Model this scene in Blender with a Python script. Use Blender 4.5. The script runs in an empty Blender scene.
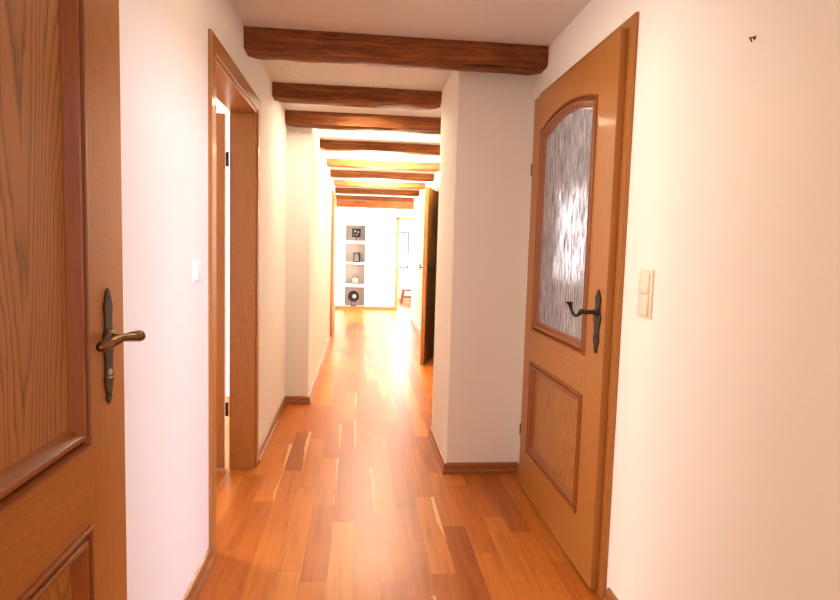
import bpy, bmesh, math, random
from mathutils import Vector, Matrix, noise

random.seed(7)
SC = bpy.context.scene
COL = SC.collection
PI = math.pi

# ------------------------------------------------------------------ helpers
def V(*a): return Vector(a)

def add_box(bm, x0, y0, z0, x1, y1, z1, bevel=0.0, seg=2):
    vs = [bm.verts.new((x, y, z)) for z in (z0, z1) for y in (y0, y1) for x in (x0, x1)]
    F = [(0, 2, 3, 1), (4, 5, 7, 6), (0, 1, 5, 4), (2, 6, 7, 3), (0, 4, 6, 2), (1, 3, 7, 5)]
    fs = [bm.faces.new([vs[i] for i in f]) for f in F]
    if bevel > 0:
        es = list({e for f in fs for e in f.edges})
        bmesh.ops.bevel(bm, geom=es, offset=bevel, segments=seg, profile=0.5, affect='EDGES')

def add_prism(bm, outer, z0, z1, holes=(), mat=None):
    """polygon (with holes) in local xy, extruded in z, optionally transformed by mat"""
    edges = []
    for loop in [outer] + list(holes):
        vs = [bm.verts.new((p[0], p[1], z0)) for p in loop]
        for i in range(len(vs)):
            edges.append(bm.edges.new((vs[i], vs[(i + 1) % len(vs)])))
    r = bmesh.ops.triangle_fill(bm, use_beauty=True, use_dissolve=False, edges=edges)
    faces = [g for g in r['geom'] if isinstance(g, bmesh.types.BMFace)]
    allv = {v for f in faces for v in f.verts}
    ex = bmesh.ops.extrude_face_region(bm, geom=faces)
    nv = [g for g in ex['geom'] if isinstance(g, bmesh.types.BMVert)]
    for v in nv: v.co.z = z1
    if mat is not None:
        for v in list(allv) + nv: v.co = mat @ v.co

def add_sweep(bm, path, prof, closed=True, mat=None, z=0.0):
    """sweep a closed profile of (inward offset a, height b) along a planar xy path, mitred"""
    n = len(path); rings = []
    for i in range(n):
        p = Vector(path[i]).to_2d()
        def nrm(a, b):
            d = (Vector(b).to_2d() - Vector(a).to_2d()).normalized()
            return Vector((-d.y, d.x))
        if closed or 0 < i < n - 1:
            n1 = nrm(path[i - 1], path[i]); n2 = nrm(path[i], path[(i + 1) % n])
            m = (n1 + n2) / (1 + n1.dot(n2))
        elif i == 0: m = nrm(path[0], path[1])
        else: m = nrm(path[-2], path[-1])
        ring = []
        for a, b in prof:
            q = Vector((p.x + m.x * a, p.y + m.y * a, z + b))
            if mat is not None: q = mat @ q
            ring.append(bm.verts.new(q))
        rings.append(ring)
    k = len(prof)
    for i in range(n if closed else n - 1):
        A, B = rings[i], rings[(i + 1) % n]
        for j in range(k):
            bm.faces.new((A[j], A[(j + 1) % k], B[(j + 1) % k], B[j]))
    if not closed:
        bm.faces.new(rings[0]); bm.faces.new(list(reversed(rings[-1])))

def add_tube(bm, pts, radii, seg=14, flat=None, up=Vector((0, 0, 1))):
    """tube along 3d points; radii: float or (w, h) pairs"""
    pts = [Vector(p) for p in pts]; rings = []
    n = len(pts); prev = None
    for i, p in enumerate(pts):
        t = (pts[min(i + 1, n - 1)] - pts[max(i - 1, 0)]).normalized()
        a = t.cross(up) if prev is None else prev - t * prev.dot(t)
        if a.length < 1e-4: a = t.cross(Vector((1, 0, 0)))
        a.normalize(); prev = a
        b = t.cross(a).normalized()
        r = radii[i]
        rw, rh = r if isinstance(r, tuple) else (r, r)
        rings.append([bm.verts.new(p + a * math.cos(2 * PI * k / seg) * rw + b * math.sin(2 * PI * k / seg) * rh) for k in range(seg)])
    for A, B in zip(rings, rings[1:]):
        for k in range(seg):
            bm.faces.new((A[k], A[(k + 1) % seg], B[(k + 1) % seg], B[k]))
    bm.faces.new(list(reversed(rings[0]))); bm.faces.new(rings[-1])

def spline(pts, m=6):
    out = []; P = [Vector(p) for p in pts]
    for i in range(len(P) - 1):
        p0 = P[max(i - 1, 0)]; p1 = P[i]; p2 = P[i + 1]; p3 = P[min(i + 2, len(P) - 1)]
        for k in range(m):
            t = k / m
            out.append(0.5 * ((2 * p1) + (-p0 + p2) * t + (2 * p0 - 5 * p1 + 4 * p2 - p3) * t * t + (-p0 + 3 * p1 - 3 * p2 + p3) * t ** 3))
    out.append(P[-1]); return out

def obj(name, bm, mat, parent=None, smooth=None):
    bmesh.ops.remove_doubles(bm, verts=bm.verts, dist=1e-6)
    bmesh.ops.recalc_face_normals(bm, faces=bm.faces)
    me = bpy.data.meshes.new(name)
    if smooth is not None:
        for f in bm.faces: f.smooth = True
        for e in bm.edges:
            if len(e.link_faces) == 2 and e.calc_face_angle(0) > math.radians(smooth): e.smooth = False
    bm.to_mesh(me); bm.free()
    me.materials.append(mat)
    o = bpy.data.objects.new(name, me); COL.objects.link(o)
    if parent: o.parent = parent
    return o

def tag(o, label=None, cat=None, group=None, kind=None):
    if label: o['label'] = label
    if cat: o['category'] = cat
    if group: o['group'] = group
    if kind: o['kind'] = kind
    return o

def empty(name, loc, mat=None):
    o = bpy.data.objects.new(name, None); COL.objects.link(o)
    o.empty_display_size = .1
    if mat is not None: o.matrix_world = mat
    else: o.location = loc
    return o

# ------------------------------------------------------------------ materials
def newmat(name):
    m = bpy.data.materials.new(name); m.use_nodes = True
    nt = m.node_tree; nt.nodes.clear()
    return m, nt, nt.nodes, nt.links

def N(nt, kind, **kw):
    n = nt.nodes.new(kind)
    for k, v in kw.items():
        if k.startswith('i_'): n.inputs[k[2:].replace('_', ' ')].default_value = v
        else: setattr(n, k, v)
    return n

def math_(nt, op, a, b=None, c=None):
    n = nt.nodes.new('ShaderNodeMath'); n.operation = op
    for i, x in enumerate((a, b, c)):
        if x is None: continue
        if isinstance(x, (int, float)): n.inputs[i].default_value = x
        else: nt.links.new(x, n.inputs[i])
    return n.outputs[0]

def ramp(nt, fac, stops, interp='LINEAR'):
    r = nt.nodes.new('ShaderNodeValToRGB'); r.color_ramp.interpolation = interp
    e = r.color_ramp.elements
    while len(e) < len(stops): e.new(0.5)
    for i, (p, c) in enumerate(stops):
        e[i].position = p; e[i].color = (*c, 1) if len(c) == 3 else c
    nt.links.new(fac, r.inputs[0]); return r.outputs[0]

def mixc(nt, fac, a, b, blend='MIX'):
    n = nt.nodes.new('ShaderNodeMix'); n.data_type = 'RGBA'; n.blend_type = blend
    for s, x in ((0, fac), (6, a), (7, b)):
        if isinstance(x, (int, float)): n.inputs[s].default_value = x
        elif isinstance(x, tuple): n.inputs[s].default_value = (*x, 1)
        else: nt.links.new(x, n.inputs[s])
    return n.outputs[2]

def finish(m, nt, color, rough, bump=None, bstr=.1, bdist=.002, metallic=0, coat=0, spec=.5):
    b = nt.nodes.new('ShaderNodeBsdfPrincipled'); o = nt.nodes.new('ShaderNodeOutputMaterial')
    if isinstance(color, tuple): b.inputs['Base Color'].default_value = (*color, 1)
    else: nt.links.new(color, b.inputs['Base Color'])
    if isinstance(rough, (int, float)): b.inputs['Roughness'].default_value = rough
    else: nt.links.new(rough, b.inputs['Roughness'])
    b.inputs['Metallic'].default_value = metallic
    b.inputs['Coat Weight'].default_value = coat
    b.inputs['Coat Roughness'].default_value = .12
    b.inputs['Specular IOR Level'].default_value = spec
    if bump is not None:
        bn = nt.nodes.new('ShaderNodeBump'); bn.inputs['Strength'].default_value = bstr
        bn.inputs['Distance'].default_value = bdist
        nt.links.new(bump, bn.inputs['Height']); nt.links.new(bn.outputs[0], b.inputs['Normal'])
    nt.links.new(b.outputs[0], o.inputs[0])
    return m

def coords(nt, scale):
    tc = nt.nodes.new('ShaderNodeTexCoord'); mp = nt.nodes.new('ShaderNodeMapping')
    mp.inputs['Scale'].default_value = scale
    nt.links.new(tc.outputs['Object'], mp.inputs[0]); return mp.outputs[0]

def noise_(nt, vec, scale, detail=4, rough=.55, dist=0.):
    n = nt.nodes.new('ShaderNodeTexNoise')
    n.inputs['Scale'].default_value = scale; n.inputs['Detail'].default_value = detail
    n.inputs['Roughness'].default_value = rough; n.inputs['Distortion'].default_value = dist
    nt.links.new(vec, n.inputs['Vector']); return n.outputs[0]

def plaster(name, col, bs=.25, scale=60, bd=.003):
    m, nt, _, _ = newmat(name)
    v = coords(nt, (1, 1, 1))
    h = noise_(nt, v, scale, 5, .6)
    big = noise_(nt, v, 1.7, 3)
    c = mixc(nt, big, tuple(x * .985 for x in col), col)
    return finish(m, nt, c, .85, h, bs, bd, spec=.2)

def veneer(name, c_lo, c_hi, grain=(30, 30, 1.5), rough=.42, fleck=.35):
    """plain straight-grained oak; grain runs along the axis with the small scale"""
    m, nt, _, _ = newmat(name)
    g = noise_(nt, coords(nt, grain), 4, 6, .65, .15)
    f = noise_(nt, coords(nt, tuple(x * 6 for x in grain)), 6, 2, .5)
    c = ramp(nt, g, [(.3, c_lo), (.7, c_hi)])
    fl = ramp(nt, f, [(.45, (1, 1, 1)), (.7, (1 - fleck, 1 - fleck * 1.1, 1 - fleck * 1.2))])
    c = mixc(nt, 1.0, c, fl, 'MULTIPLY')
    return finish(m, nt, c, rough, g, .08, .001, coat=.12)

def leaf_veneer(name, c_lo, c_hi, u0, u1):
    m, nt, _, L = newmat(name)
    sp = nt.nodes.new('ShaderNodeSeparateXYZ'); tc = nt.nodes.new('ShaderNodeTexCoord'); L.new(tc.outputs['Object'], sp.inputs[0])
    inside = math_(nt, 'MULTIPLY', math_(nt, 'GREATER_THAN', sp.outputs[0], u0), math_(nt, 'LESS_THAN', sp.outputs[0], u1))
    gv = noise_(nt, coords(nt, (30, 30, 1.5)), 4, 6, .65, .15); gh = noise_(nt, coords(nt, (1.5, 30, 30)), 3, 6, .65, .3)
    fv = noise_(nt, coords(nt, (150, 150, 30)), 5, 2, .5); fh = noise_(nt, coords(nt, (9, 160, 160)), 5, 2, .5)
    def pick(a, b):
        x = nt.nodes.new('ShaderNodeMix'); x.data_type = 'FLOAT'
        L.new(inside, x.inputs[0]); L.new(a, x.inputs[2]); L.new(b, x.inputs[3]); return x.outputs[0]
    g = pick(gv, gh); f = pick(fv, fh)
    c = ramp(nt, g, [(.3, c_lo), (.7, c_hi)])
    fl = ramp(nt, f, [(.42, (1, 1, 1)), (.66, (.74, .70, .66))])
    c = mixc(nt, 1.0, c, fl, 'MULTIPLY')
    return finish(m, nt, c, .42, g, .08, .001, coat=.12)

def cathedral(name, c_lo, c_hi, c_line, rough=.42, freq=26.0, cx=.5, amt=1.0):
    """flat-sawn oak figure: nested tall arches drawn with distorted ellipses"""
    m, nt, _, L = newmat(name)
    tc = nt.nodes.new('ShaderNodeTexCoord'); sp = nt.nodes.new('ShaderNodeSeparateXYZ')
    L.new(tc.outputs['Object'], sp.inputs[0])
    wob = noise_(nt, coords(nt, (2.6, 2.6, .75)), 2.2, 3, .5)
    wob2 = noise_(nt, coords(nt, (14, 14, 1.6)), 2.0, 3, .5)
    fieldv = noise_(nt, coords(nt, (3.6, 1, .42)), 1.15, 1, .4, .3)
    t = math_(nt, 'ADD', math_(nt, 'MULTIPLY', fieldv, 34.0), math_(nt, 'MULTIPLY', wob2, 1.6))
    t = math_(nt, 'ADD', t, math_(nt, 'MULTIPLY', wob, 4.0))
    saw = math_(nt, 'FRACT', t)
    line = ramp(nt, saw, [(0, (0, 0, 0)), (.55, (.25, .25, .25)), (.85, (1, 1, 1)), (1, (.1, .1, .1))])
    pore = noise_(nt, coords(nt, (170, 170, 7)), 3, 3, .6)
    pr = ramp(nt, pore, [(.4, (.35, .35, .35)), (.62, (1, 1, 1))])
    base = mixc(nt, wob, c_lo, c_hi)
    fac = math_(nt, 'MULTIPLY', math_(nt, 'MULTIPLY', line, pr), amt)
    c = mixc(nt, fac, base, c_line)
    return finish(m, nt, c, rough, pore, .08, .0008, coat=.12)

def parquet():
    m, nt, _, L = newmat('parquet')
    tc = nt.nodes.new('ShaderNodeTexCoord'); sp = nt.nodes.new('ShaderNodeSeparateXYZ')
    L.new(tc.outputs['Object'], sp.inputs[0])
    X, Y = sp.outputs[0], sp.outputs[1]
    W = .098
    xs = math_(nt, 'DIVIDE', X, W); col = math_(nt, 'FLOOR', xs); xf = math_(nt, 'FRACT', xs)
    def wn(a, b=None, seed=0.0):
        cb = nt.nodes.new('ShaderNodeCombineXYZ')
        L.new(a, cb.inputs[0])
        if b is not None: L.new(b, cb.inputs[1])
        cb.inputs[2].default_value = seed
        w = nt.nodes.new('ShaderNodeTexWhiteNoise'); w.noise_dimensions = '3D'; L.new(cb.outputs[0], w.inputs[0])
        return w
    off = wn(col).outputs[0]
    ln = math_(nt, 'MULTIPLY_ADD', wn(col, None, 3.0).outputs[0], .35, .52)
    ys = math_(nt, 'DIVIDE', math_(nt, 'MULTIPLY_ADD', off, 5.0, Y), ln)
    row = math_(nt, 'FLOOR', ys); yf = math_(nt, 'FRACT', ys)
    r1 = wn(col, row, 1.0).outputs[0]; r2 = wn(col, row, 2.0).outputs[0]; r3 = wn(col, row, 5.0)
    c = ramp(nt, r1, [(0, (.30, .075, .013)), (.06, (.38, .102, .016)), (.5, (.46, .135, .020)), (.8, (.54, .18, .03)), (1, (.60, .24, .055))])
    # grain, shifted per plank
    cb = nt.nodes.new('ShaderNodeCombineXYZ')
    L.new(math_(nt, 'MULTIPLY_ADD', X, 26.0, math_(nt, 'MULTIPLY', r2, 40)), cb.inputs[0])
    L.new(math_(nt, 'MULTIPLY_ADD', Y, 1.5, math_(nt, 'MULTIPLY', r1, 30)), cb.inputs[1])
    g = noise_(nt, cb.outputs[0], 1.6, 5, .6, .6)
    gr = ramp(nt, g, [(.28, (.72, .66, .6)), (.5, (1, 1, 1)), (.75, (1.15, 1.12, 1.05))])
    c = mixc(nt, 1.0, c, gr, 'MULTIPLY')
    # pale sapwood wedge along one edge of some planks
    lowf = noise_(nt, coords(nt, (3, 2.2, 1)), 1.5, 1, .4)
    edge = math_(nt, 'ADD', xf, math_(nt, 'MULTIPLY', math_(nt, 'SUBTRACT', lowf, .5), .5))
    edge = math_(nt, 'ADD', edge, math_(nt, 'MULTIPLY', math_(nt, 'SUBTRACT', yf, .5), .22))
    sap = math_(nt, 'MULTIPLY', math_(nt, 'GREATER_THAN', r2, .80), math_(nt, 'GREATER_THAN', edge, .90))
    c = mixc(nt, math_(nt, 'MULTIPLY', sap, .75), c, (.80, .50, .22))
    # joints
    gx = math_(nt, 'ABSOLUTE', math_(nt, 'SUBTRACT', xf, .5)); gx = math_(nt, 'GREATER_THAN', gx, .491)
    gy = math_(nt, 'ABSOLUTE', math_(nt, 'SUBTRACT', yf, .5))
    gy = math_(nt, 'GREATER_THAN', gy, math_(nt, 'SUBTRACT', .5, math_(nt, 'DIVIDE', .0012, ln)))
    gap = math_(nt, 'MAXIMUM', gx, gy)
    c = mixc(nt, math_(nt, 'MULTIPLY', gap, .45), c, (.14, .045, .018))
    rough = math_(nt, 'MULTIPLY_ADD', g, .10, .25)
    # planks are seated a hair unevenly: tilt each one through the bump height
    h = math_(nt, 'MULTIPLY_ADD', gap, -1.0, math_(nt, 'MULTIPLY', g, .12))
    return finish(m, nt, c, rough, h, .12, .0012, coat=.0, spec=.18)

def beamwood():
    m, nt, _, L = newmat('old_beam_wood')
    g = noise_(nt, coords(nt, (1.3, 13, 13)), 3.2, 7, .68, .7)
    crack = noise_(nt, coords(nt, (1.6, 30, 42)), 2.3, 4, .5, .4)
    c = ramp(nt, g, [(.25, (.07, .018, .006)), (.5, (.22, .066, .017)), (.75, (.38, .14, .038))])
    ck = ramp(nt, crack, [(.30, (.12, .1, .09)), (.38, (1, 1, 1))])
    c = mixc(nt, 1.0, c, ck, 'MULTIPLY')
    vo = nt.nodes.new('ShaderNodeTexVoronoi'); vo.inputs['Scale'].default_value = 3.1
    L.new(coords(nt, (1, 2.2, 2.2)), vo.inputs['Vector'])
    kn = ramp(nt, vo.outputs[0], [(.045, (.15, .12, .1)), (.085, (1, 1, 1))])
    c = mixc(nt, .9, c, kn, 'MULTIPLY')
    return finish(m, nt, c, .62, crack, .35, .005, spec=.2)

def ribglass():
    m, nt, nodes, L = newmat('textured_glass')
    streak = noise_(nt, coords(nt, (95, 1, 9)), 1.0, 3, .65)
    grit = noise_(nt, coords(nt, (140, 1, 60)), 1.0, 2, .5)
    h = math_(nt, 'ADD', streak, math_(nt, 'MULTIPLY', grit, .4))
    bp = nodes.new('ShaderNodeBump'); bp.inputs['Strength'].default_value = .9; bp.inputs['Distance'].default_value = .004
    L.new(h, bp.inputs['Height'])
    rf = nodes.new('ShaderNodeBsdfRefraction'); rf.inputs['Roughness'].default_value = .28; rf.inputs['IOR'].default_value = 1.12
    rf.inputs['Color'].default_value = (.94, .92, .93, 1)
    L.new(bp.outputs[0], rf.inputs['Normal'])
    tl = nodes.new('ShaderNodeBsdfTranslucent'); tl.inputs['Color'].default_value = (.84, .80, .80, 1)
    tr = nodes.new('ShaderNodeBsdfTransparent'); tr.inputs['Color'].default_value = (.8, .82, .9, 1)
    gl = nodes.new('ShaderNodeBsdfGlossy'); gl.inputs['Roughness'].default_value = .15
    L.new(bp.outputs[0], gl.inputs['Normal'])
    dk = nodes.new('ShaderNodeBsdfDiffuse'); dk.inputs['Color'].default_value = (.20, .18, .18, 1)
    def mx(f, a, b):
        s = nodes.new('ShaderNodeMixShader')
        if isinstance(f, float): s.inputs[0].default_value = f
        else: L.new(f, s.inputs[0])
        L.new(a.outputs[0], s.inputs[1]); L.new(b.outputs[0], s.inputs[2]); return s
    a = mx(.30, rf, tl); a = mx(.05, a, tr)
    st = ramp(nt, streak, [(.38, (.85, .85, .85)), (.60, (.0, .0, .0))])
    a = mx(st, a, dk); a = mx(.10, a, gl)
    o = nodes.new('ShaderNodeOutputMaterial'); L.new(a.outputs[0], o.inputs[0])
    return m

def plain(name, col, rough=.5, metallic=0, coat=0, bump=None, nscale=40, bstr=.15, var=.0):
    m, nt, _, _ = newmat(name)
    n = noise_(nt, coords(nt, (1, 1, 1)), nscale, 3)
    c = mixc(nt, n, tuple(x * (1 - var) for x in col), tuple(min(1, x * (1 + var)) for x in col))
    return finish(m, nt, c, rough, n, bstr, .001, metallic=metallic, coat=coat)

def emit(name, col, s):
    m, nt, nodes, L = newmat(name)
    e = nodes.new('ShaderNodeEmission'); e.inputs[0].default_value = (*col, 1); e.inputs[1].default_value = s
    o = nodes.new('ShaderNodeOutputMaterial'); L.new(e.outputs[0], o.inputs[0]); return m

M = dict(
    wall=plaster('wall_paint', (.90, .87, .83)),
    ceil=plaster('ceiling_plaster', (.78, .74, .70), .9, 38, .006),
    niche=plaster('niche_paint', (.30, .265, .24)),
    floor=parquet(),
    beam=beamwood(),
    oak=veneer('oak_veneer', (.37, .145, .032), (.45, .19, .048)),
    oak_rail=veneer('oak_veneer_cross', (.44, .205, .075), (.53, .265, .105), grain=(1.5, 30, 30)),
    panel=cathedral('oak_panel_figure', (.38, .145, .026), (.46, .19, .044), (.09, .024, .004), amt=.95),
    mould=veneer('oak_moulding', (.25, .068, .012), (.32, .095, .018), rough=.32, fleck=.2),
    casing=veneer('oak_casing', (.36, .132, .024), (.45, .18, .038), rough=.36),
    base=veneer('baseboard_wood', (.30, .095, .024), (.38, .13, .036), grain=(6, 6, 40), rough=.33),
    glass=ribglass(),
    bronze=plain('dark_bronze', (.045, .035, .03), .42, .85, var=.3, bstr=.3),
    brass=plain('worn_bronze', (.20, .125, .06), .26, 1.0, var=.35, bstr=.2),
    steel=plain('steel', (.5, .5, .5), .3, 1.0),
    switch=plain('cream_plastic', (.80, .72, .58), .35, bstr=0),
    white=plain('white_plastic', (.84, .83, .82), .35, bstr=0),
    black=plain('matt_black', (.004, .004, .004), .95, bstr=.0),
    grey=plain('grey_metal', (.35, .34, .34), .4, .4),
    dark=plain('unlit_room_shade', (.05, .045, .04), .9),  # dark colour stands in for the missing light in the closet
    paper=plain('print_paper', (.22, .21, .20), .6),
    glassclear=plain('lantern_glass', (.25, .22, .17), .3),
    winframe=plain('window_grey_frame', (.16, .15, .17), .5),
    chairwood=veneer('stool_wood', (.20, .07, .02), (.26, .10, .035)),
)

# ------------------------------------------------------------------ room shell
LW, RW = -.56, .902           # near walls of the corridor
PX = .497                    # face of the pier on the right
CEIL = [(-1.6, 2.25), (2.9, 2.245), (4.0, 2.235), (4.6, 2.205), (6.6, 2.18), (8.5, 2.155), (10.4, 2.115), (12.0, 2.08), (15.0, 2.08)]
def zc(y):
    for (a, za), (b, zb) in zip(CEIL, CEIL[1:]):
        if y <= b: return za + (zb - za) * (y - a) / (b - a)
    return CEIL[-1][1]

bm = bmesh.new(); add_box(bm, -3.1, -1.7, -.08, 3.0, 15.0, 0)
tag(obj('floor', bm, M['floor']), 'warm reddish plank parquet floor running down the corridor', 'floor', kind='structure')

bm = bmesh.new()
MT = Matrix(((0, 0, 1, 0), (1, 0, 0, 0), (0, 1, 0, 0), (0, 0, 0, 1)))   # (u,v,w) -> x=w, y=u, z=v
add_prism(bm, [(y, z) for y, z in CEIL] + [(15.0, 2.6), (-1.6, 2.6)], -3.1, 3.0, mat=MT)
tag(obj('ceiling', bm, M['ceil']), 'rough white plaster ceiling between the timber beams', 'ceiling', kind='structure')

H = 2.34
# door openings: left door 2 (open), right door 3 (glazed, closed), right far door 4 (ajar)
LO = (2.375, 3.30, 1.93)
EO = (-.58, .30, 1.98)        # unseen doorway of the folded-back foreground leaf, added to let fill light in
WN = (-.12, .55, .75, 1.95)   # unseen window added in the right wall to admit fill light
RO = (2.02, 2.985, 1.965)
FO = (6.15, 7.05, 1.9)
bm = bmesh.new()
add_box(bm, LW - .133, -1.6, 0, LW, EO[0], H)
add_box(bm, LW - .133, EO[0], EO[2], LW, EO[1], H)
add_box(bm, LW - .133, EO[1], 0, LW, LO[0], H)
add_box(bm, LW - .133, LO[0], LO[2], LW, LO[1], H)
add_box(bm, LW - .133, LO[1], 0, LW, 4.68, H)
add_box(bm, LW - .133, 4.68, 0, -.38, 9.0, H, .006)
add_box(bm, LW - .133, 9.0, 0, -.48, 12.0, H)
tag(obj('wall_left', bm, M['wall']), 'white wall on the left with the open doorway', 'wall', kind='structure')
bm = bmesh.new()
add_box(bm, RW, -1.6, 0, RW + .13, WN[0], H)
add_box(bm, RW, WN[0], 0, RW + .13, WN[1], WN[2])
add_box(bm, RW, WN[0], WN[3], RW + .13, WN[1], H)
add_box(bm, RW, WN[1], 0, RW + .13, RO[0], H)
add_box(bm, RW, RO[0], RO[2], RW + .13, RO[1], H)
add_box(bm, RW, RO[1], 0, RW + .13, 3.2, H)
add_box(bm, PX, 3.2, 0, RW + .13, 3.88, H, .007)
add_box(bm, .90, 3.88, 0, RW + .13, FO[0], H)
add_box(bm, .90, FO[0], FO[2], RW + .13, FO[1], H)
add_box(bm, .90, FO[1], 0, RW + .13, 10.3, H)
tag(obj('wall_right', bm, M['wall']), 'cream white wall on the right with a projecting pier', 'wall', kind='structure')

# back wall with the four niches and the doorway at its right end
BY = 11.95
NX = (-.287, .106)
NZ = [(1.352, 1.664), (.93, 1.30), (.497, .895), (.055, .445)]
bm = bmesh.new()
MB_ = Matrix(((1, 0, 0, 0), (0, 0, 1, 0), (0, 1, 0, 0), (0, 0, 0, 1)))   # (u,v,w) -> x=u, y=w, z=v
holes = [[(NX[0], a), (NX[1], a), (NX[1], b), (NX[0], b)] for a, b in NZ]
outer = [(-.62, 0), (.76, 0), (.76, 1.80), (1.60, 1.80), (1.60, 0), (2.6, 0), (2.6, H), (-.62, H)]
add_prism(bm, outer, BY, BY + .2, holes=holes, mat=MB_)
wb = tag(obj('wall_back', bm, M['wall']), 'bright white end wall with four built-in niches', 'wall', kind='structure')
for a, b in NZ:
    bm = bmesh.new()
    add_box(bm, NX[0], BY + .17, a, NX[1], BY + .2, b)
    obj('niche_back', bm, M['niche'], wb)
bm = bmesh.new(); add_box(bm, -3.1, -1.7, 0, 3.0, -1.6, H)
tag(obj('wall_front', bm, M['wall']), 'white wall behind the viewer', 'wall', kind='structure')

# room behind the open left door
bm = bmesh.new()
add_box(bm, -3.1, -1.6, 0, -3.0, 5.0, H); add_box(bm, -3.0, 1.2, 0, LW - .133, 1.3, H); add_box(bm, -3.0, 4.9, 0, LW - .133, 5.0, H)
tag(obj('wall_left_room', bm, M['wall']), 'white walls of the bright rooms behind the left doorways', 'wall', kind='structure')
# room behind the glazed door
bm = bmesh.new()
add_box(bm, 2.9, .8, 0, 3.0, 4.4, H); add_box(bm, RW + .13, .8, 0, 2.9, .9, H); add_box(bm, RW + .13, 4.3, 0, 2.9, 4.4, H)
tag(obj('wall_right_room', bm, M['wall']), 'white walls of the room behind the glazed door', 'wall', kind='structure')
# unlit closet behind the ajar far door, its shade put into the wall colour
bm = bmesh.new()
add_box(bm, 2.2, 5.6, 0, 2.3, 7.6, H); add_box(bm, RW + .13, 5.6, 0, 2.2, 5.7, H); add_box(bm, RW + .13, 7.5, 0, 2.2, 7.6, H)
tag(obj('wall_closet', bm, M['dark']), 'walls of the unlit closet past the half open far door, coloured dark for shade', 'wall', kind='structure')
# side bay at the far end of the corridor (to the right) and the room behind the back wall
bm = bmesh.new()
add_box(bm, RW + .13, 10.17, 0, 2.6, 10.3, H); add_box(bm, 2.6, 10.17, 0, 2.7, BY + .2, H)
tag(obj('wall_bay', bm, M['wall']), 'white walls of the side bay at the far end', 'wall', kind='structure')
bm = bmesh.new()
add_box(bm, -.62, BY + .2, 0, -.5, 14.9, H); add_box(bm, 2.6, BY + .2, 0, 2.7, 14.9, H)
# end wall with window opening
WX = (.55, 1.165); WZ = (.76, 1.62)
add_prism(bm, [(-.62, 0), (2.7, 0), (2.7, H), (-.62, H)], 14.5, 14.9, holes=[[(WX[0], WZ[0]), (WX[1], WZ[0]), (WX[1], WZ[1]), (WX[0], WZ[1])]], mat=MB_)
tag(obj('wall_end_room', bm, M['wall']), 'white walls of the bright room beyond the end doorway', 'wall', kind='structure')

# window in the far room: grey frame, mullion and pane with daylight
wroot = tag(empty('window_1', (0, 14.5, 0)), 'small bright window with thin grey frame beyond the end doorway', 'window', kind='structure')
bm = bmesh.new()
add_sweep(bm, [(WX[0], WZ[0]), (WX[1], WZ[0]), (WX[1], WZ[1]), (WX[0], WZ[1])], [(-.0, -.02), (.035, -.02), (.035, .03), (-.0, .03)], mat=Matrix(((1, 0, 0, 0), (0, 0, -1, 0), (0, 1, 0, 0), (0, 0, 0, 1))))
obj('window_frame', bm, M['winframe'], wroot)
w2 = tag(empty('added_window', (RW, 0, 0)), 'unseen window added in the right wall beside the viewer for fill light', 'window', kind='structure')  # added opening for the fill light outside, not a known window
bm = bmesh.new()
add_sweep(bm, [(WN[0], WN[2]), (WN[1], WN[2]), (WN[1], WN[3]), (WN[0], WN[3])], [(0, .05), (.04, .05), (.04, .10), (0, .10)], mat=MT)
obj('window_frame', bm, M['white'], w2)
bm = bmesh.new(); add_box(bm, WX[0] + .03, .03, WZ[0] + .03, WX[1] - .03, .04, WZ[1] - .03)
obj('window_pane', bm, emit('daylight_pane', (1.0, .97, .95), 30.0), wroot)

# ------------------------------------------------------------------ baseboards
BP = [(0, 0), (.020, 0), (.020, .016), (.013, .024), (.012, .048), (.008, .056), (0, .060)]
def baseboard(name, path, label):
    # path runs so that the room lies on its left
    bm = bmesh.new(); add_sweep(bm, path, BP, closed=False)
    tag(obj(name, bm, M['base']), label, 'baseboard', kind='structure')
baseboard('baseboard_left', [(LW, 2.302), (LW, EO[1] + .06)], 'orange-brown baseboard left of the open doorway')
baseboard('baseboard_left.001', [(-.38, 7.98), (-.38, 4.68), (LW, 4.68), (LW, 3.375)], 'orange-brown baseboard stepping around the left wall jog')
baseboard('baseboard_left.002', [(-.48, 11.95), (-.48, 9.0)], 'short baseboard on the far left wall beyond the closed door')
baseboard('baseboard_right', [(RW, -1.6), (RW, 1.95)], 'orange-brown baseboard on the near right wall')
baseboard('baseboard_right.001', [(RW, 3.06), (RW, 3.2), (PX, 3.2), (PX, 3.88), (.90, 3.88), (.90, FO[0] - .06)], 'orange-brown baseboard wrapping the right pier')
baseboard('baseboard_right.002', [(.90, FO[1] + .06), (.90, 10.3)], 'baseboard on the far right wall beyond the ajar door')
baseboard('baseboard_back', [(.72, BY), (-.48, BY)], 'thin baseboard along the end wall under the niches')

# ------------------------------------------------------------------ doors
# local door frame: u = along the width from hinge (0) to latch (W), v = up, w = out of the corridor face
PROF = [(0, 0), (0, .003), (.003, .0075), (.008, .008), (.0115, .0), (.0135, -.007), (.016, -.007), (.0185, .001), (.024, .0065), (.031, .006), (.036, 0), (.041, -.010), (.046, -.013), (.050, -.013), (.050, -.018), (0, -.018)]

def arch(u0, u1, v0, v1, rise, n=18):
    pts = [(u0, v0), (u1, v0)]
    for i in range(n + 1):
        t = i / n
        pts.append((u1 + (u0 - u1) * t, v1 + rise * 4 * t * (1 - t)))
    return pts

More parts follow.
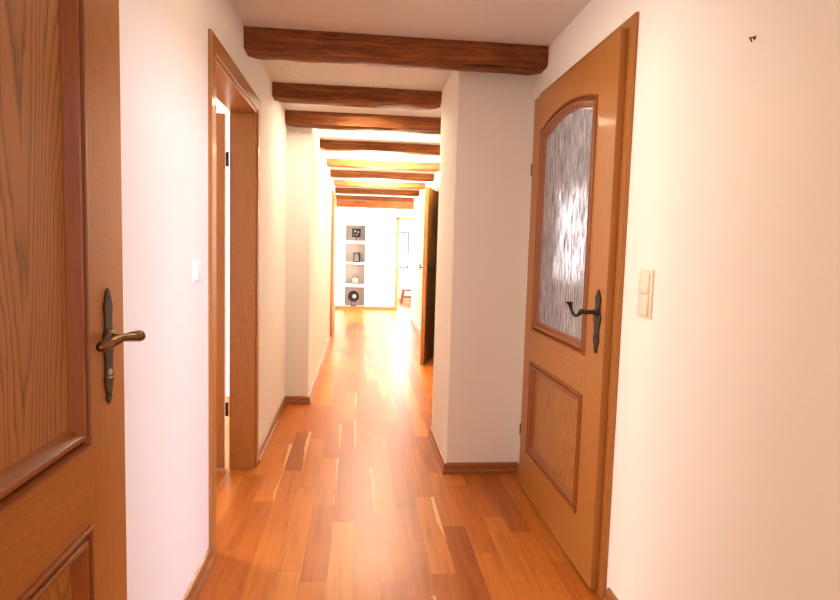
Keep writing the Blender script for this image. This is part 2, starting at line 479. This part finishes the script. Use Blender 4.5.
def plate_outline(half=.117, k=1.0):
    # rustic escutcheon: waisted plate with ogee ends
    pr = [(-half, .0), (-half + .006, .0055), (-half + .014, .009), (-half + .022, .0075), (-half + .034, .0125), (-half + .05, .0155),
          (-.035, .0125), (-.018, .0135), (0, .0185), (.018, .0195), (.036, .0135), (.055, .0125), (half - .034, .0155), (half - .022, .011),
          (half - .014, .0085), (half - .006, .0055), (half, .0)]
    k *= 1.25
    r = [(w * k, v) for v, w in pr]; l = [(-w * k, v) for v, w in reversed(pr)][1:-1]
    return r + l

def lever_path(kind):
    # (w out, u toward hinge, v up); radii = (in-plane, vertical)
    if kind == 'near':
        P = [(.004, 0, 0), (.030, 0, 0), (.054, -.002, .003), (.068, .006, .006), (.062, .022, .006), (.052, .040, .008), (.042, .058, .005), (.032, .078, -.001), (.025, .096, -.006), (.021, .106, -.009)]
        R = [(.010, .010), (.0085, .0085), (.010, .012), (.014, .013), (.010, .009), (.008, .0075), (.0125, .011), (.016, .0135), (.0135, .0125), (.006, .006)]
    else:
        P = [(.004, 0, 0), (.030, 0, 0), (.050, 0, 0), (.060, .008, .001), (.064, .030, -.015), (.069, .052, -.017), (.074, .070, .000), (.076, .080, .018), (.077, .088, .028)]
        R = [(.010, .010), (.0075, .0075), (.008, .008), (.010, .010), (.006, .0055), (.006, .0055), (.006, .005), (.009, .004), (.016, .0025)]
    return P, R

def make_door(name, mat4, W, Ht, style, u_m=(.165, .165), label='', hinges=(1.66, .32), handle=True, casing=True, gap=.012, casing_w=(.075), cas_proud=.016,
              leaf_rot=0.0, leaf_off=None, wall_v=None, handle_mat=None, both=False, v_h=1.03, arch_top=1.82):
    """mat4 maps (u, w, v) local -> world, with -w meaning into the wall"""
    root = tag(empty(name, (0, 0, 0), mat4), label, 'door', kind='structure')
    A = Matrix(((1, 0, 0, 0), (0, 0, 1, 0), (0, 1, 0, 0), (0, 0, 0, 1)))      # (u, v, w) -> local x=u, y=w, z=v
    T = Matrix.Rotation(leaf_rot, 4, 'Z')
    A = T @ A
    th = .04
    u0, u1 = u_m[0], W - u_m[1]
    um = (u0, u1)
    up = arch(u0, u1, .845, arch_top, .055) if style != 'plain' else None
    lo = [(u0, .22), (u1, .22), (u1, .695), (u0, .695)]
    ins = .006; ip = .047
    bm = bmesh.new()
    holes = []
    if style == 'plain':
        add_prism(bm, [(0, gap), (W, gap), (W, Ht), (0, Ht)], -th, 0, mat=A)
    else:
        hu = arch(u0 + ins, u1 - ins, .845 + ins, arch_top - ins, .055 - .003)
        hl = [(u0 + ins, .22 + ins), (u1 - ins, .22 + ins), (u1 - ins, .695 - ins), (u0 + ins, .695 - ins)]
        add_prism(bm, [(0, gap), (W, gap), (W, Ht), (0, Ht)], -th, 0, holes=[hu, hl], mat=A)
        hu = arch(u0 + ip, u1 - ip, .845 + ip, arch_top - ip, .055 - .004)
        hl = [(u0 + ip, .22 + ip), (u1 - ip, .22 + ip), (u1 - ip, .695 - ip), (u0 + ip, .695 - ip)]
    leaf = obj('door_leaf', bm, M['oak'] if style == 'plain' else leaf_veneer('oak_leaf', (.38, .138, .022), (.47, .19, .036), u0, u1), root)
    if style != 'plain':
        for poly in (up, lo):
            bm = bmesh.new(); add_sweep(bm, poly, PROF, mat=A)
            obj('panel_moulding', bm, M['mould'], leaf, smooth=35)
        # lower panel
        bm = bmesh.new()
        add_prism(bm, hl, -.030, -.0135, mat=A)
        obj('lower_panel', bm, M['panel'], leaf)
        bm = bmesh.new()
        if style == 'glass':
            add_prism(bm, hu, -.020, -.0145, mat=A)
            g = obj('glass_pane', bm, M['glass'], leaf); g['label'] = 'textured glass pane in the door'
        else:
            add_prism(bm, hu, -.030, -.0135, mat=A)
            obj('upper_panel', bm, M['panel'], leaf)
    if handle:
        sides = [1, -1] if both else [1]
        for sd in sides:
            S = A @ Matrix.Translation((W - {'door_1': .083, 'door_3': .066}.get(name, .075) if W > .9 else W - .06, v_h, 0 if sd == 1 else -th)) @ Matrix.Diagonal((1, 1, sd, 1))
            bm = bmesh.new(); add_prism(bm, plate_outline(k=1.0 if name == 'door_1' else 1.35), 0, .004, mat=S)
            es = [e for e in bm.edges]
            hp = obj('door_handle', bm, M['bronze'], root, smooth=40)
            bm = bmesh.new()
            P, R = lever_path('near' if name == 'door_1' else 'far')
            lv = .018 if name == 'door_1' else .034
            ws = .7 if name == 'door_4' else 1.0
            if name == 'door_1':
                P = [(p[0] * .93, p[1] * .86, p[2] * .8) for p in P]; R = [(a * .88, b * .88) for a, b in R]
            n = len(P); sp_ = spline([(-p[1], p[2] + lv, p[0] * ws) for p in P], 5)
            rr = []
            for i in range(len(sp_)):
                t = i / 5; k = min(int(t), n - 2); f = t - k
                rr.append(tuple(R[k][q] * (1 - f) + R[k + 1][q] * f for q in (0, 1)))
            add_tube(bm, [S @ p for p in sp_], rr, 16, up=(S.to_3x3() @ Vector((0, 1, 0))))
            # rosette round the neck
            add_tube(bm, [S @ Vector((0, lv, .002)), S @ Vector((0, lv, .008)), S @ Vector((0, lv, .012))], [.0165, .016, .011], 20)
            obj('lever', bm, M['brass'] if name == 'door_1' else M['bronze'], hp, smooth=50)
            bm = bmesh.new()
            for dv in (-.098, .098):
                add_tube(bm, [S @ Vector((0, dv, .003)), S @ Vector((0, dv, .0062))], [.0042, .003], 12)
            obj('screw', bm, M['steel'] if False else M['bronze'], hp)
            bm = bmesh.new()
            bm2 = S
            add_tube(bm, [S @ Vector((0, -.052, .0035)), S @ Vector((0, -.052, .007))], [.0075, .006], 16)
            add_prism(bm, [(-.009, -.064), (.009, -.064), (.009, -.0615), (-.009, -.0615)], .004, .007, mat=S)
            obj('keyhole_cover', bm, M['steel'] if name == 'door_1' else M['bronze'], hp)
    return root, A

# casing set in wall coordinates: boxes around an opening
def casing(root, parts, mat=None, name='door_frame'):
    bm = bmesh.new()
    for b in parts: add_box(bm, *b, bevel=.004, seg=2)
    inv = root.matrix_world.inverted()
    bmesh.ops.transform(bm, matrix=inv, verts=bm.verts)
    return obj(name, bm, mat or M['casing'], root, smooth=30)

def frame(root, y0, y1, zt, w, xw, xf, extra=(), mat=None):
    """mitred three-sided architrave on a wall x=xw, its face at x=xf"""
    bm = bmesh.new()
    a, b = min(xw, xf), max(xw, xf)
    prof = [(0, a), (w, a), (w, b), (0, b)]
    r = .004
    if xf > xw: prof = [(0, a), (w, a), (w, b - r), (w - r, b), (r, b), (0, b - r)]
    else: prof = [(0, a + r), (r, a), (w - r, a), (w, a + r), (w, b), (0, b)]
    add_sweep(bm, [(y1, 0), (y1, zt), (y0, zt), (y0, 0)], prof, closed=False, mat=MT)
    for e in extra: add_box(bm, *e, bevel=.002, seg=1)
    bmesh.ops.transform(bm, matrix=root.matrix_world.inverted(), verts=bm.verts)
    return obj('door_frame', bm, mat or M['casing'], root, smooth=30)

# helper matrices: local x=u, y=w(out of face), z=v
def face_left(xw, y_hinge, sgn):     # face looks +X (on left wall); u runs sgn*Y
    return Matrix(((0, 1, 0, xw), (sgn, 0, 0, y_hinge), (0, 0, 1, 0), (0, 0, 0, 1)))
def face_right(xw, y_hinge, sgn):    # face looks -X
    return Matrix(((0, -1, 0, xw), (sgn, 0, 0, y_hinge), (0, 0, 1, 0), (0, 0, 0, 1)))

def hinge(root, name, p0, r, z0, z1):
    bm = bmesh.new(); add_tube(bm, [(p0[0], p0[1], z0), (p0[0], p0[1], z1)], [r, r], 12, up=Vector((1, 0, 0)))
    bmesh.ops.transform(bm, matrix=root.matrix_world.inverted(), verts=bm.verts)
    obj(name, bm, M['bronze'], root, smooth=40)

# door 1: wooden leaf folded back along the near left wall
d1, _ = make_door('door_1', face_left(-.50, .33, 1), 1.0, 1.995, 'wood', u_m=(.165, .172), label='open oak door in the left foreground with raised panels and a bronze lever handle', v_h=1.022)
frame(d1, EO[0] - .06, EO[1] + .022, 2.045, .07, LW - .002, LW + .018, [(LW - .133, EO[1] - .012, 0, LW, EO[1] + .002, EO[2]), (LW - .133, EO[0] - .002, 0, LW, EO[0] + .012, EO[2]), (LW - .133, EO[0] + .012, EO[2] - .014, LW, EO[1] - .012, EO[2] + .002)])
for z in (.32, 1.02, 1.7): hinge(d1, 'hinge', (-.532, .3215), .0075, z, z + .08)

# door 3: glazed oak door on the right, closed
d3, _ = make_door('door_3', face_right(RW - .040, 3.025, -1), 1.005, 1.997, 'glass', u_m=(.13, .173), label='closed oak door on the right with an arched textured glass pane', v_h=.99)
frame(d3, 1.975, 3.04, 2.035, .07, RW + .002, RW - .014, [
    (RW - .001, 2.015, 0, RW + .13, 2.030, 1.95), (RW - .001, 2.975, 0, RW + .13, 2.988, 1.95), (RW - .001, 2.015, 1.95, RW + .13, 2.988, 1.968)])
hinge(d3, 'hinge', (RW - .036, 3.035), .007, .27, .33)
hinge(d3, 'hinge', (RW - .036, 3.035), .007, 1.62, 1.68)
# door 2: open doorway on the left, leaf swung back into the bright room
# leaf in world: hinge at (-.732, 3.235) going to -X
m2 = Matrix(((-1, 0, 0, -.711), (0, -1, 0, 3.268), (0, 0, 1, 0), (0, 0, 0, 1)))
d2, _ = make_door('door_2', m2, .86, 1.905, 'wood', u_m=(.14, .14), label='open oak doorway on the left, its leaf swung into a bright room', v_h=1.03, arch_top=1.74)
frame(d2, 2.302, 3.372, 2.003, .07, LW - .002, LW + .014, [
    (LW - .130, 2.365, 0, LW + .007, 2.380, 1.917), (LW - .130, 3.29, 0, LW + .007, 3.304, 1.917), (LW - .130, 2.365, 1.917, LW + .007, 3.304, 1.935)])
for z in (.30, 1.635): hinge(d2, 'hinge', (-.7005, 3.280), .0085, z, z + .075)

# door 4: ajar far door on the right
ang = math.radians(13.0)
d4, _ = make_door('door_4', face_right(.905, 7.04, -1), .86, 1.875, 'plain', label='far oak door on the right standing ajar with a dark gap behind', leaf_rot=math.atan2(.25, .82), both=True, v_h=1.005)
frame(d4, FO[0] - .06, FO[1] + .06, 1.965, .07, .902, .885)
hinge(d4, 'hinge', (.9, 7.048), .008, .3, .38)
hinge(d4, 'hinge', (.9, 7.048), .008, 1.55, 1.63)

# door 5: closed door far left
d5, _ = make_door('door_5', face_left(-.350, 8.903, -1), .86, 1.90, 'plain', label='closed oak door far down the left wall', v_h=1.005, handle=False)
frame(d5, 7.98, 8.97, 1.97, .07, -.382, -.360)

# casing of the doorway in the back wall
bm = bmesh.new()
for b in [(.715, BY - .018, 0, .765, BY + .002, 1.845), (1.595, BY - .018, 0, 1.645, BY + .002, 1.845), (.715, BY - .018, 1.795, 1.645, BY + .002, 1.845)]:
    add_box(bm, *b, bevel=.003)
tag(obj('trim_1', bm, M['casing']), 'oak casing around the doorway in the end wall', 'door casing', kind='structure')

# ------------------------------------------------------------------ ceiling beams
def beam(x0, x1, y0, z_bot, depth, label, seed, zt=None):
    """hand-hewn timber: wavering arrises, chipped ends"""
    nX = max(24, int((x1 - x0) / .03)); bm = bmesh.new(); rings = []
    prof = []
    zt = zt or zc(y0 + depth / 2) + .02
    hh = zt - z_bot
    sec = [(0, .0), (.25, 0), (.5, 0), (.75, 0), (1, 0), (1, .25), (1, .5), (1, .75), (1, 1), (.5, 1), (0, 1), (0, .75), (0, .5), (0, .25)]
    ch = .008
    for i in range(nX + 1):
        x = x0 + (x1 - x0) * i / nX
        ring = []
        e0 = min(i, nX - i) / nX * (x1 - x0)
        for (a, b) in sec:
            y = y0 + depth * a; z = z_bot + hh * b
            if b == 0 and a in (0, 1): z += ch; y += ch * .5 * (1 if a == 0 else -1)
            q = Vector((x * 2.2, a * 3 + seed * 7.1, b * 2))
            q2 = Vector((x * 9, a * 3 + seed * 3.7, b * 3))
            if b < .95:
                z += .010 * noise.noise(q) + .004 * noise.noise(q2)
                y += .007 * noise.noise(q + Vector((5, 5, 5))) + .003 * noise.noise(q2 + Vector((3, 3, 3)))
            if b < .3 and e0 < .05: z += (.05 - e0) * .22
            ring.append(bm.verts.new((x + (.006 * noise.noise(q2 * 2) if i in (0, nX) else 0), y, z)))
        rings.append(ring)
    k = len(sec)
    for A_, B_ in zip(rings, rings[1:]):
        for j in range(k): bm.faces.new((A_[j], A_[(j + 1) % k], B_[(j + 1) % k], B_[j]))
    bm.faces.new(rings[0]); bm.faces.new(list(reversed(rings[-1])))
    # give each beam its own origin so its grain differs
    off = Vector((x0, y0, z_bot))
    for v in bm.verts: v.co -= off
    o = obj('ceiling_beam', bm, M['beam'], smooth=38)
    o.location = off
    tag(o, label, 'beam', 'rough timber beams across the corridor ceiling')
    return o

BE = [  # y0, zbot, x0, x1
    (2.965, 2.132, LW, RW, 'nearest and longest dark timber ceiling beam, spanning above the glazed door'),
    (3.885, 2.140, LW, PX, 'second timber ceiling beam from the viewer, ending at the white pier'),
    (4.525, 2.110, LW, .90, 'third timber ceiling beam, just in front of the left wall jog'),
    (5.59, 2.105, -.38, .90, 'fourth timber ceiling beam, first one beyond the wall jog'),
    (6.65, 2.100, -.38, .90, 'fifth timber ceiling beam, the brightly lit yellowish one'),
    (7.53, 2.078, -.38, .90, 'sixth timber ceiling beam, first of the far cluster'),
    (8.47, 2.073, -.38, .90, 'seventh timber ceiling beam, second of the far cluster'),
    (9.40, 2.052, -.48, .90, 'eighth timber ceiling beam, third of the far cluster'),
    (10.48, 2.030, -.48, .98, 'ninth timber ceiling beam, next to last before the niche wall'),
    (11.36, 1.972, -.48, 1.05, 'last timber ceiling beam, nearest the niche wall'),
]
for i, (y, zb, x0, x1, lb) in enumerate(BE):
    e = .004
    beam(x0 - (0 if i else .0) + .0, x1, y, zb, .14 if i < 9 else .13, lb, i + 1)

# ------------------------------------------------------------------ switches, hook
def light_switch(name, mat4, w, h, n, mat, label):
    root = tag(empty(name, (0, 0, 0), mat4), label, 'light switch')
    bm = bmesh.new(); add_box(bm, -w / 2, 0, -h / 2, w / 2, .008, h / 2, .003, 2)
    obj('cover_plate', bm, mat, root, smooth=40)
    ph = (h - .016) / n
    for k in range(n):
        z0 = -h / 2 + .008 + k * ph
        bm = bmesh.new()
        add_box(bm, -w / 2 + .010, .006, z0 + .002, w / 2 - .010, .0135, z0 + ph - .002, .002, 2)
        for v in bm.verts:
            if v.co.y > .009: v.co.y += .003 * (1 if v.co.z < z0 + ph / 2 else -.3)
        obj('rocker', bm, mat, root, smooth=40)
    return root
light_switch('light_switch', face_right(RW, 1.805, -1) @ Matrix.Translation((0, 0, 1.114)), .082, .152, 2, M['switch'], 'cream double light switch on the right wall beside the glazed door')
light_switch('light_switch', face_left(LW, 2.12, 1) @ Matrix.Translation((0, 0, 1.138)), .082, .082, 1, M['white'], 'white single light switch on the left wall beside the open doorway')
light_switch('light_switch', Matrix(((1, 0, 0, .02 + .205), (0, -1, 0, BY), (0, 0, 1, .935), (0, 0, 0, 1))), .075, .075, 1, M['white'], 'small white switch on the end wall right of the niches')
r = light_switch('wall_socket', Matrix(((1, 0, 0, -.452), (0, -1, 0, BY), (0, 0, 1, .68), (0, 0, 0, 1))), .045, .045, 1, M['grey'], 'tiny grey wall socket on the end wall left of the niches')
r['category'] = 'socket'
# bent screw hook
bm = bmesh.new()
P = spline([(RW + .004, 1.357, 1.745), (RW - .006, 1.357, 1.745), (RW - .012, 1.357, 1.744), (RW - .016, 1.352, 1.742), (RW - .017, 1.346, 1.737), (RW - .016, 1.343, 1.731)], 4)
add_tube(bm, P, [.0018] * len(P), 8)
add_tube(bm, [(RW, 1.357, 1.745), (RW - .0025, 1.357, 1.745)], [.005, .003], 12)
tag(obj('wall_hook', bm, plain('rusty_iron', (.10, .035, .015), .6, .3), smooth=50), 'tiny rusty bent screw hook high on the right wall', 'hook')

# ------------------------------------------------------------------ things in the niches
DY = BY + .07
def nx(px): return NX[0] + (px - 345.0) / (364.7 - 345.0) * (NX[1] - NX[0])
# niche 1: square framed picture on a small stand
z0 = NZ[0][0]
t = tag(empty('picture_frame', (nx(355.5), DY, z0)), 'small dark square picture on a stand in the top niche', 'picture')
bm = bmesh.new(); add_box(bm, -.05, -.03, 0, .05, .03, .008, .002); add_box(bm, -.006, -.004, .006, .006, .004, .09)
obj('stand', bm, M['black'], t)
bm = bmesh.new(); add_prism(bm, [(-.085, .075), (.085, .075), (.085, .245), (-.085, .245)], -.012, .006, mat=MB_)
obj('frame', bm, M['black'], t)
bm = bmesh.new()
for (a, b, c, d) in [(-.045, .17, -.005, .215), (.02, .16, .055, .20), (-.02, .115, .03, .135), (-.06, .105, -.045, .15)]:
    add_prism(bm, [(a, b), (c, b + .006), (c - .004, d), (a + .008, d - .008)], -.014, -.011, mat=MB_)
    obj('print', bm, M['paper'], t); bm = bmesh.new()
# niche 2: dark upright framed card
z0 = NZ[1][0]
t = tag(empty('photo_frame', (nx(356.3), DY, z0)), 'dark upright photo frame in the second niche', 'picture')
bm = bmesh.new(); add_sweep(bm, [(-.067, 0), (.067, 0), (.067, .195), (-.067, .195)], [(0, -.016), (.02, -.016), (.02, .01), (0, .01)], mat=MB_)
obj('frame', bm, M['black'], t)
bm = bmesh.new(); add_prism(bm, [(-.048, .018), (.048, .018), (.048, .178), (-.048, .178)], -.006, .008, mat=MB_)
obj('photo', bm, plain('dark_photo', (.10, .095, .09), .3, nscale=28, var=.8, bstr=0), t)
# niche 3: glass lantern jar with dark rim
z0 = NZ[2][0]
t = tag(empty('lantern', (nx(355.0), DY, z0)), 'small pale glass lantern jar with wire handle in the third niche', 'lantern')
bm = bmesh.new()
prof = [(.0, .0), (.04, .0), (.056, .02), (.066, .06), (.062, .10), (.048, .125), (.05, .135)]
for k in range(1):
    seg = 24; rings = [[bm.verts.new((r_ * math.cos(2 * PI * j / seg), r_ * .8 * math.sin(2 * PI * j / seg), z)) for j in range(seg)] for r_, z in prof[1:]]
    for A_, B_ in zip(rings, rings[1:]):
        for j in range(seg): bm.faces.new((A_[j], A_[(j + 1) % seg], B_[(j + 1) % seg], B_[j]))
    bm.faces.new(rings[0])
obj('jar', bm, M['glassclear'], t, smooth=60)
bm = bmesh.new()
def ringtube(bm, r_, z, tr):
    n = 24; pts = [Vector((r_ * math.cos(2 * PI * j / n), r_ * .8 * math.sin(2 * PI * j / n), z)) for j in range(n + 1)]
    add_tube(bm, pts, [tr] * (n + 1), 6)
ringtube(bm, .05, .134, .005); ringtube(bm, .046, .006, .006)
for s in (-1, 1): add_tube(bm, [(s * .046, 0, .006), (s * .059, 0, .02), (s * .069, 0, .06), (s * .065, 0, .10), (s * .05, 0, .134)], [.0035] * 5, 6, up=Vector((0, 1, 0)))
obj('rim', bm, M['black'], t)
bm = bmesh.new()
add_tube(bm, [(-.05 * math.cos(a), 0, .134 + .055 * math.sin(a)) for a in [PI * j / 12 for j in range(13)]], [.0028] * 13, 6, up=Vector((0, 1, 0)))
obj('wire_handle', bm, M['black'], t)
# niche 4: black round plate with pale centre on a stand
z0 = NZ[3][0]
t = tag(empty('decorative_plate', (nx(353.8), DY, z0)), 'round black plate with a pale centre on a stand in the bottom niche', 'plate')
bm = bmesh.new()
def lathe_y(bm, prof, cx, cz, seg=36):
    rings = [[bm.verts.new((cx + r_ * math.cos(2 * PI * j / seg), y_, cz + r_ * math.sin(2 * PI * j / seg))) for j in range(seg)] for r_, y_ in prof]
    for A_, B_ in zip(rings, rings[1:]):
        for j in range(seg): bm.faces.new((A_[j], A_[(j + 1) % seg], B_[(j + 1) % seg], B_[j]))
    bm.faces.new(rings[0]); bm.faces.new(rings[-1])
lathe_y(bm, [(.04, -.004), (.075, -.012), (.108, -.03), (.11, -.028), (.08, .004), (.03, .008)], 0, .195)
obj('dish', bm, M['black'], t, smooth=40)
bm = bmesh.new(); lathe_y(bm, [(.036, -.016), (.040, -.012), (.040, -.003)], .018, .197)
obj('centre_disc', bm, plain('pale_disc', (.30, .29, .28), .4), t, smooth=40)
bm = bmesh.new(); add_box(bm, -.05, -.03, 0, .05, .03, .014, .003)
for s in (-1, 1): add_tube(bm, [(s * .03, 0, .01), (s * .035, -.012, .06), (s * .05, -.028, .095)], [.005, .005, .004], 8)
obj('stand', bm, M['black'], t)

# wooden stool in the far room
t = tag(empty('wooden_stool', (1.115, 13.3, 0)), 'small brown wooden stool seen through the end doorway', 'stool')
bm = bmesh.new(); add_box(bm, -.17, -.14, .30, .17, .14, .335, .006)
obj('seat', bm, M['chairwood'], t)
for sx in (-1, 1):
    for sy in (-1, 1):
        bm = bmesh.new()
        add_tube(bm, [(sx * .18, sy * .14, 0), (sx * .13, sy * .10, .302)], [.020, .024], 10)
        obj('leg', bm, M['chairwood'], t, smooth=40)
bm = bmesh.new(); add_box(bm, -.14, -.125, .13, .14, -.095, .17, .004)
obj('stretcher', bm, M['chairwood'], t)
bm = bmesh.new(); add_box(bm, -.14, .095, .13, .14, .125, .17, .004)
obj('stretcher', bm, M['chairwood'], t)

# ------------------------------------------------------------------ lights
def light(name, kind, loc, energy, col, rot=(0, 0, 0), **kw):
    l = bpy.data.lights.new(name, kind); l.energy = energy; l.color = col
    for k, v in kw.items(): setattr(l, k, v)
    o = bpy.data.objects.new(name, l); o.location = loc; o.rotation_euler = rot; COL.objects.link(o); return o

WARM = (1.0, .70, .46); COOL = (.80, .84, 1.0)
def aim(a, b): return (Vector(b) - Vector(a)).to_track_quat('-Z', 'Y').to_euler()
light('hall_light', 'AREA', (.12, 1.95, 2.235), 4, (1.0, .78, .56), shape='DISK', size=.36)
light('hall_light', 'AREA', (0, 4.26, 2.20), 9, (1.0, .80, .58), shape='DISK', size=.30)  # added fill between the beams for wall and jog, no fitting
light('entry_fill', 'AREA', (-.25, -1.55, .95), 14, (1.0, .78, .60), rot=(PI / 2, 0, 0), shape='RECTANGLE', size=.5, size_y=1.2)  # added fill from behind the viewer; the front wall has no window
light('upward_fill', 'AREA', (.22, 6.12, 1.9), 85, (1.0, .86, .64), rot=(PI, 0, 0), shape='RECTANGLE', size=.4, size_y=.5)  # added light aimed at the ceiling, without any fitting
light('upward_fill', 'AREA', (.22, 8.1, 1.9), 60, (1.0, .88, .70), rot=(PI, 0, 0), shape='RECTANGLE', size=.4, size_y=.4)  # second added ceiling fill further down, also without a fitting
light('bay_window', 'AREA', (2.55, 11.1, 1.2), 210, (1.0, .97, .93), rot=(0, PI / 2, 0), shape='RECTANGLE', size=1.4, size_y=1.3)
light('end_room_window', 'AREA', (2.4, 13.4, 1.4), 18, (1.0, .98, .95), rot=(0, PI / 2, 0), shape='RECTANGLE', size=1.4, size_y=1.6)
light('glass_room_lamp', 'AREA', (2.6, 2.2, 1.6), 20, (1.0, .92, .88), rot=(0, PI / 2, 0), shape='RECTANGLE', size=1.0, size_y=.9)
light('glass_room_window', 'AREA', (1.56, 4.28, 1.36), 8, (.95, .95, 1.0), rot=(-PI / 2, 0, 0), shape='RECTANGLE', size=.30, size_y=.60)
light('left_room_window', 'AREA', (-2.9, 3.9, 1.4), 105, (1.0, .93, .85), rot=(0, -PI / 2, 0), shape='RECTANGLE', size=1.4, size_y=1.2)
a = (2.3, -1.5, 2.05)
light('right_window_fill', 'AREA', a, 185, (.80, .78, 1.0), rot=aim(a, (-.56, 2.0, .8)), shape='RECTANGLE', size=.5, size_y=.3)  # cool fill for the left wall, sent through the added window
a = (-1.6, -1.3, 2.05)
light('left_doorway_fill', 'AREA', a, 30, (1.0, .76, .50), rot=aim(a, (.9, 1.8, 1.0)), shape='RECTANGLE', size=.5, size_y=.3)  # warm fill for the right wall, sent through the added doorway

w = bpy.data.worlds.new('world'); SC.world = w; w.use_nodes = True
w.node_tree.nodes['Background'].inputs[0].default_value = (.9, .93, 1, 1)
w.node_tree.nodes['Background'].inputs[1].default_value = .2

# ------------------------------------------------------------------ camera
f = 600.0; vx, vy, roll, hcam = 360.0, 247.0, 1.15, 1.235
d = Vector(((vx - 420), -(vy - 300), -f)).normalized()
r_ = math.radians(roll)
u = Vector((math.sin(r_), math.cos(r_), 0)); u = (u - d * u.dot(d)).normalized()
x = d.cross(u)
R = Matrix((x, d, u))          # camera -> world rotation (rows: world axes seen from the camera)
cd = bpy.data.cameras.new('camera'); cam = bpy.data.objects.new('camera', cd); COL.objects.link(cam)
cam.matrix_world = Matrix.Translation((0, 0, hcam)) @ R.to_4x4()
cd.sensor_fit = 'HORIZONTAL'; cd.sensor_width = 36.0; cd.lens = f / 840.0 * 36.0
cd.clip_start = .02; cd.clip_end = 100
SC.camera = cam

SC.view_settings.view_transform = 'Standard'; SC.view_settings.look = 'None'
SC.view_settings.gamma = 1.0; SC.view_settings.use_curve_mapping = False
SC.view_settings.exposure = 0.54
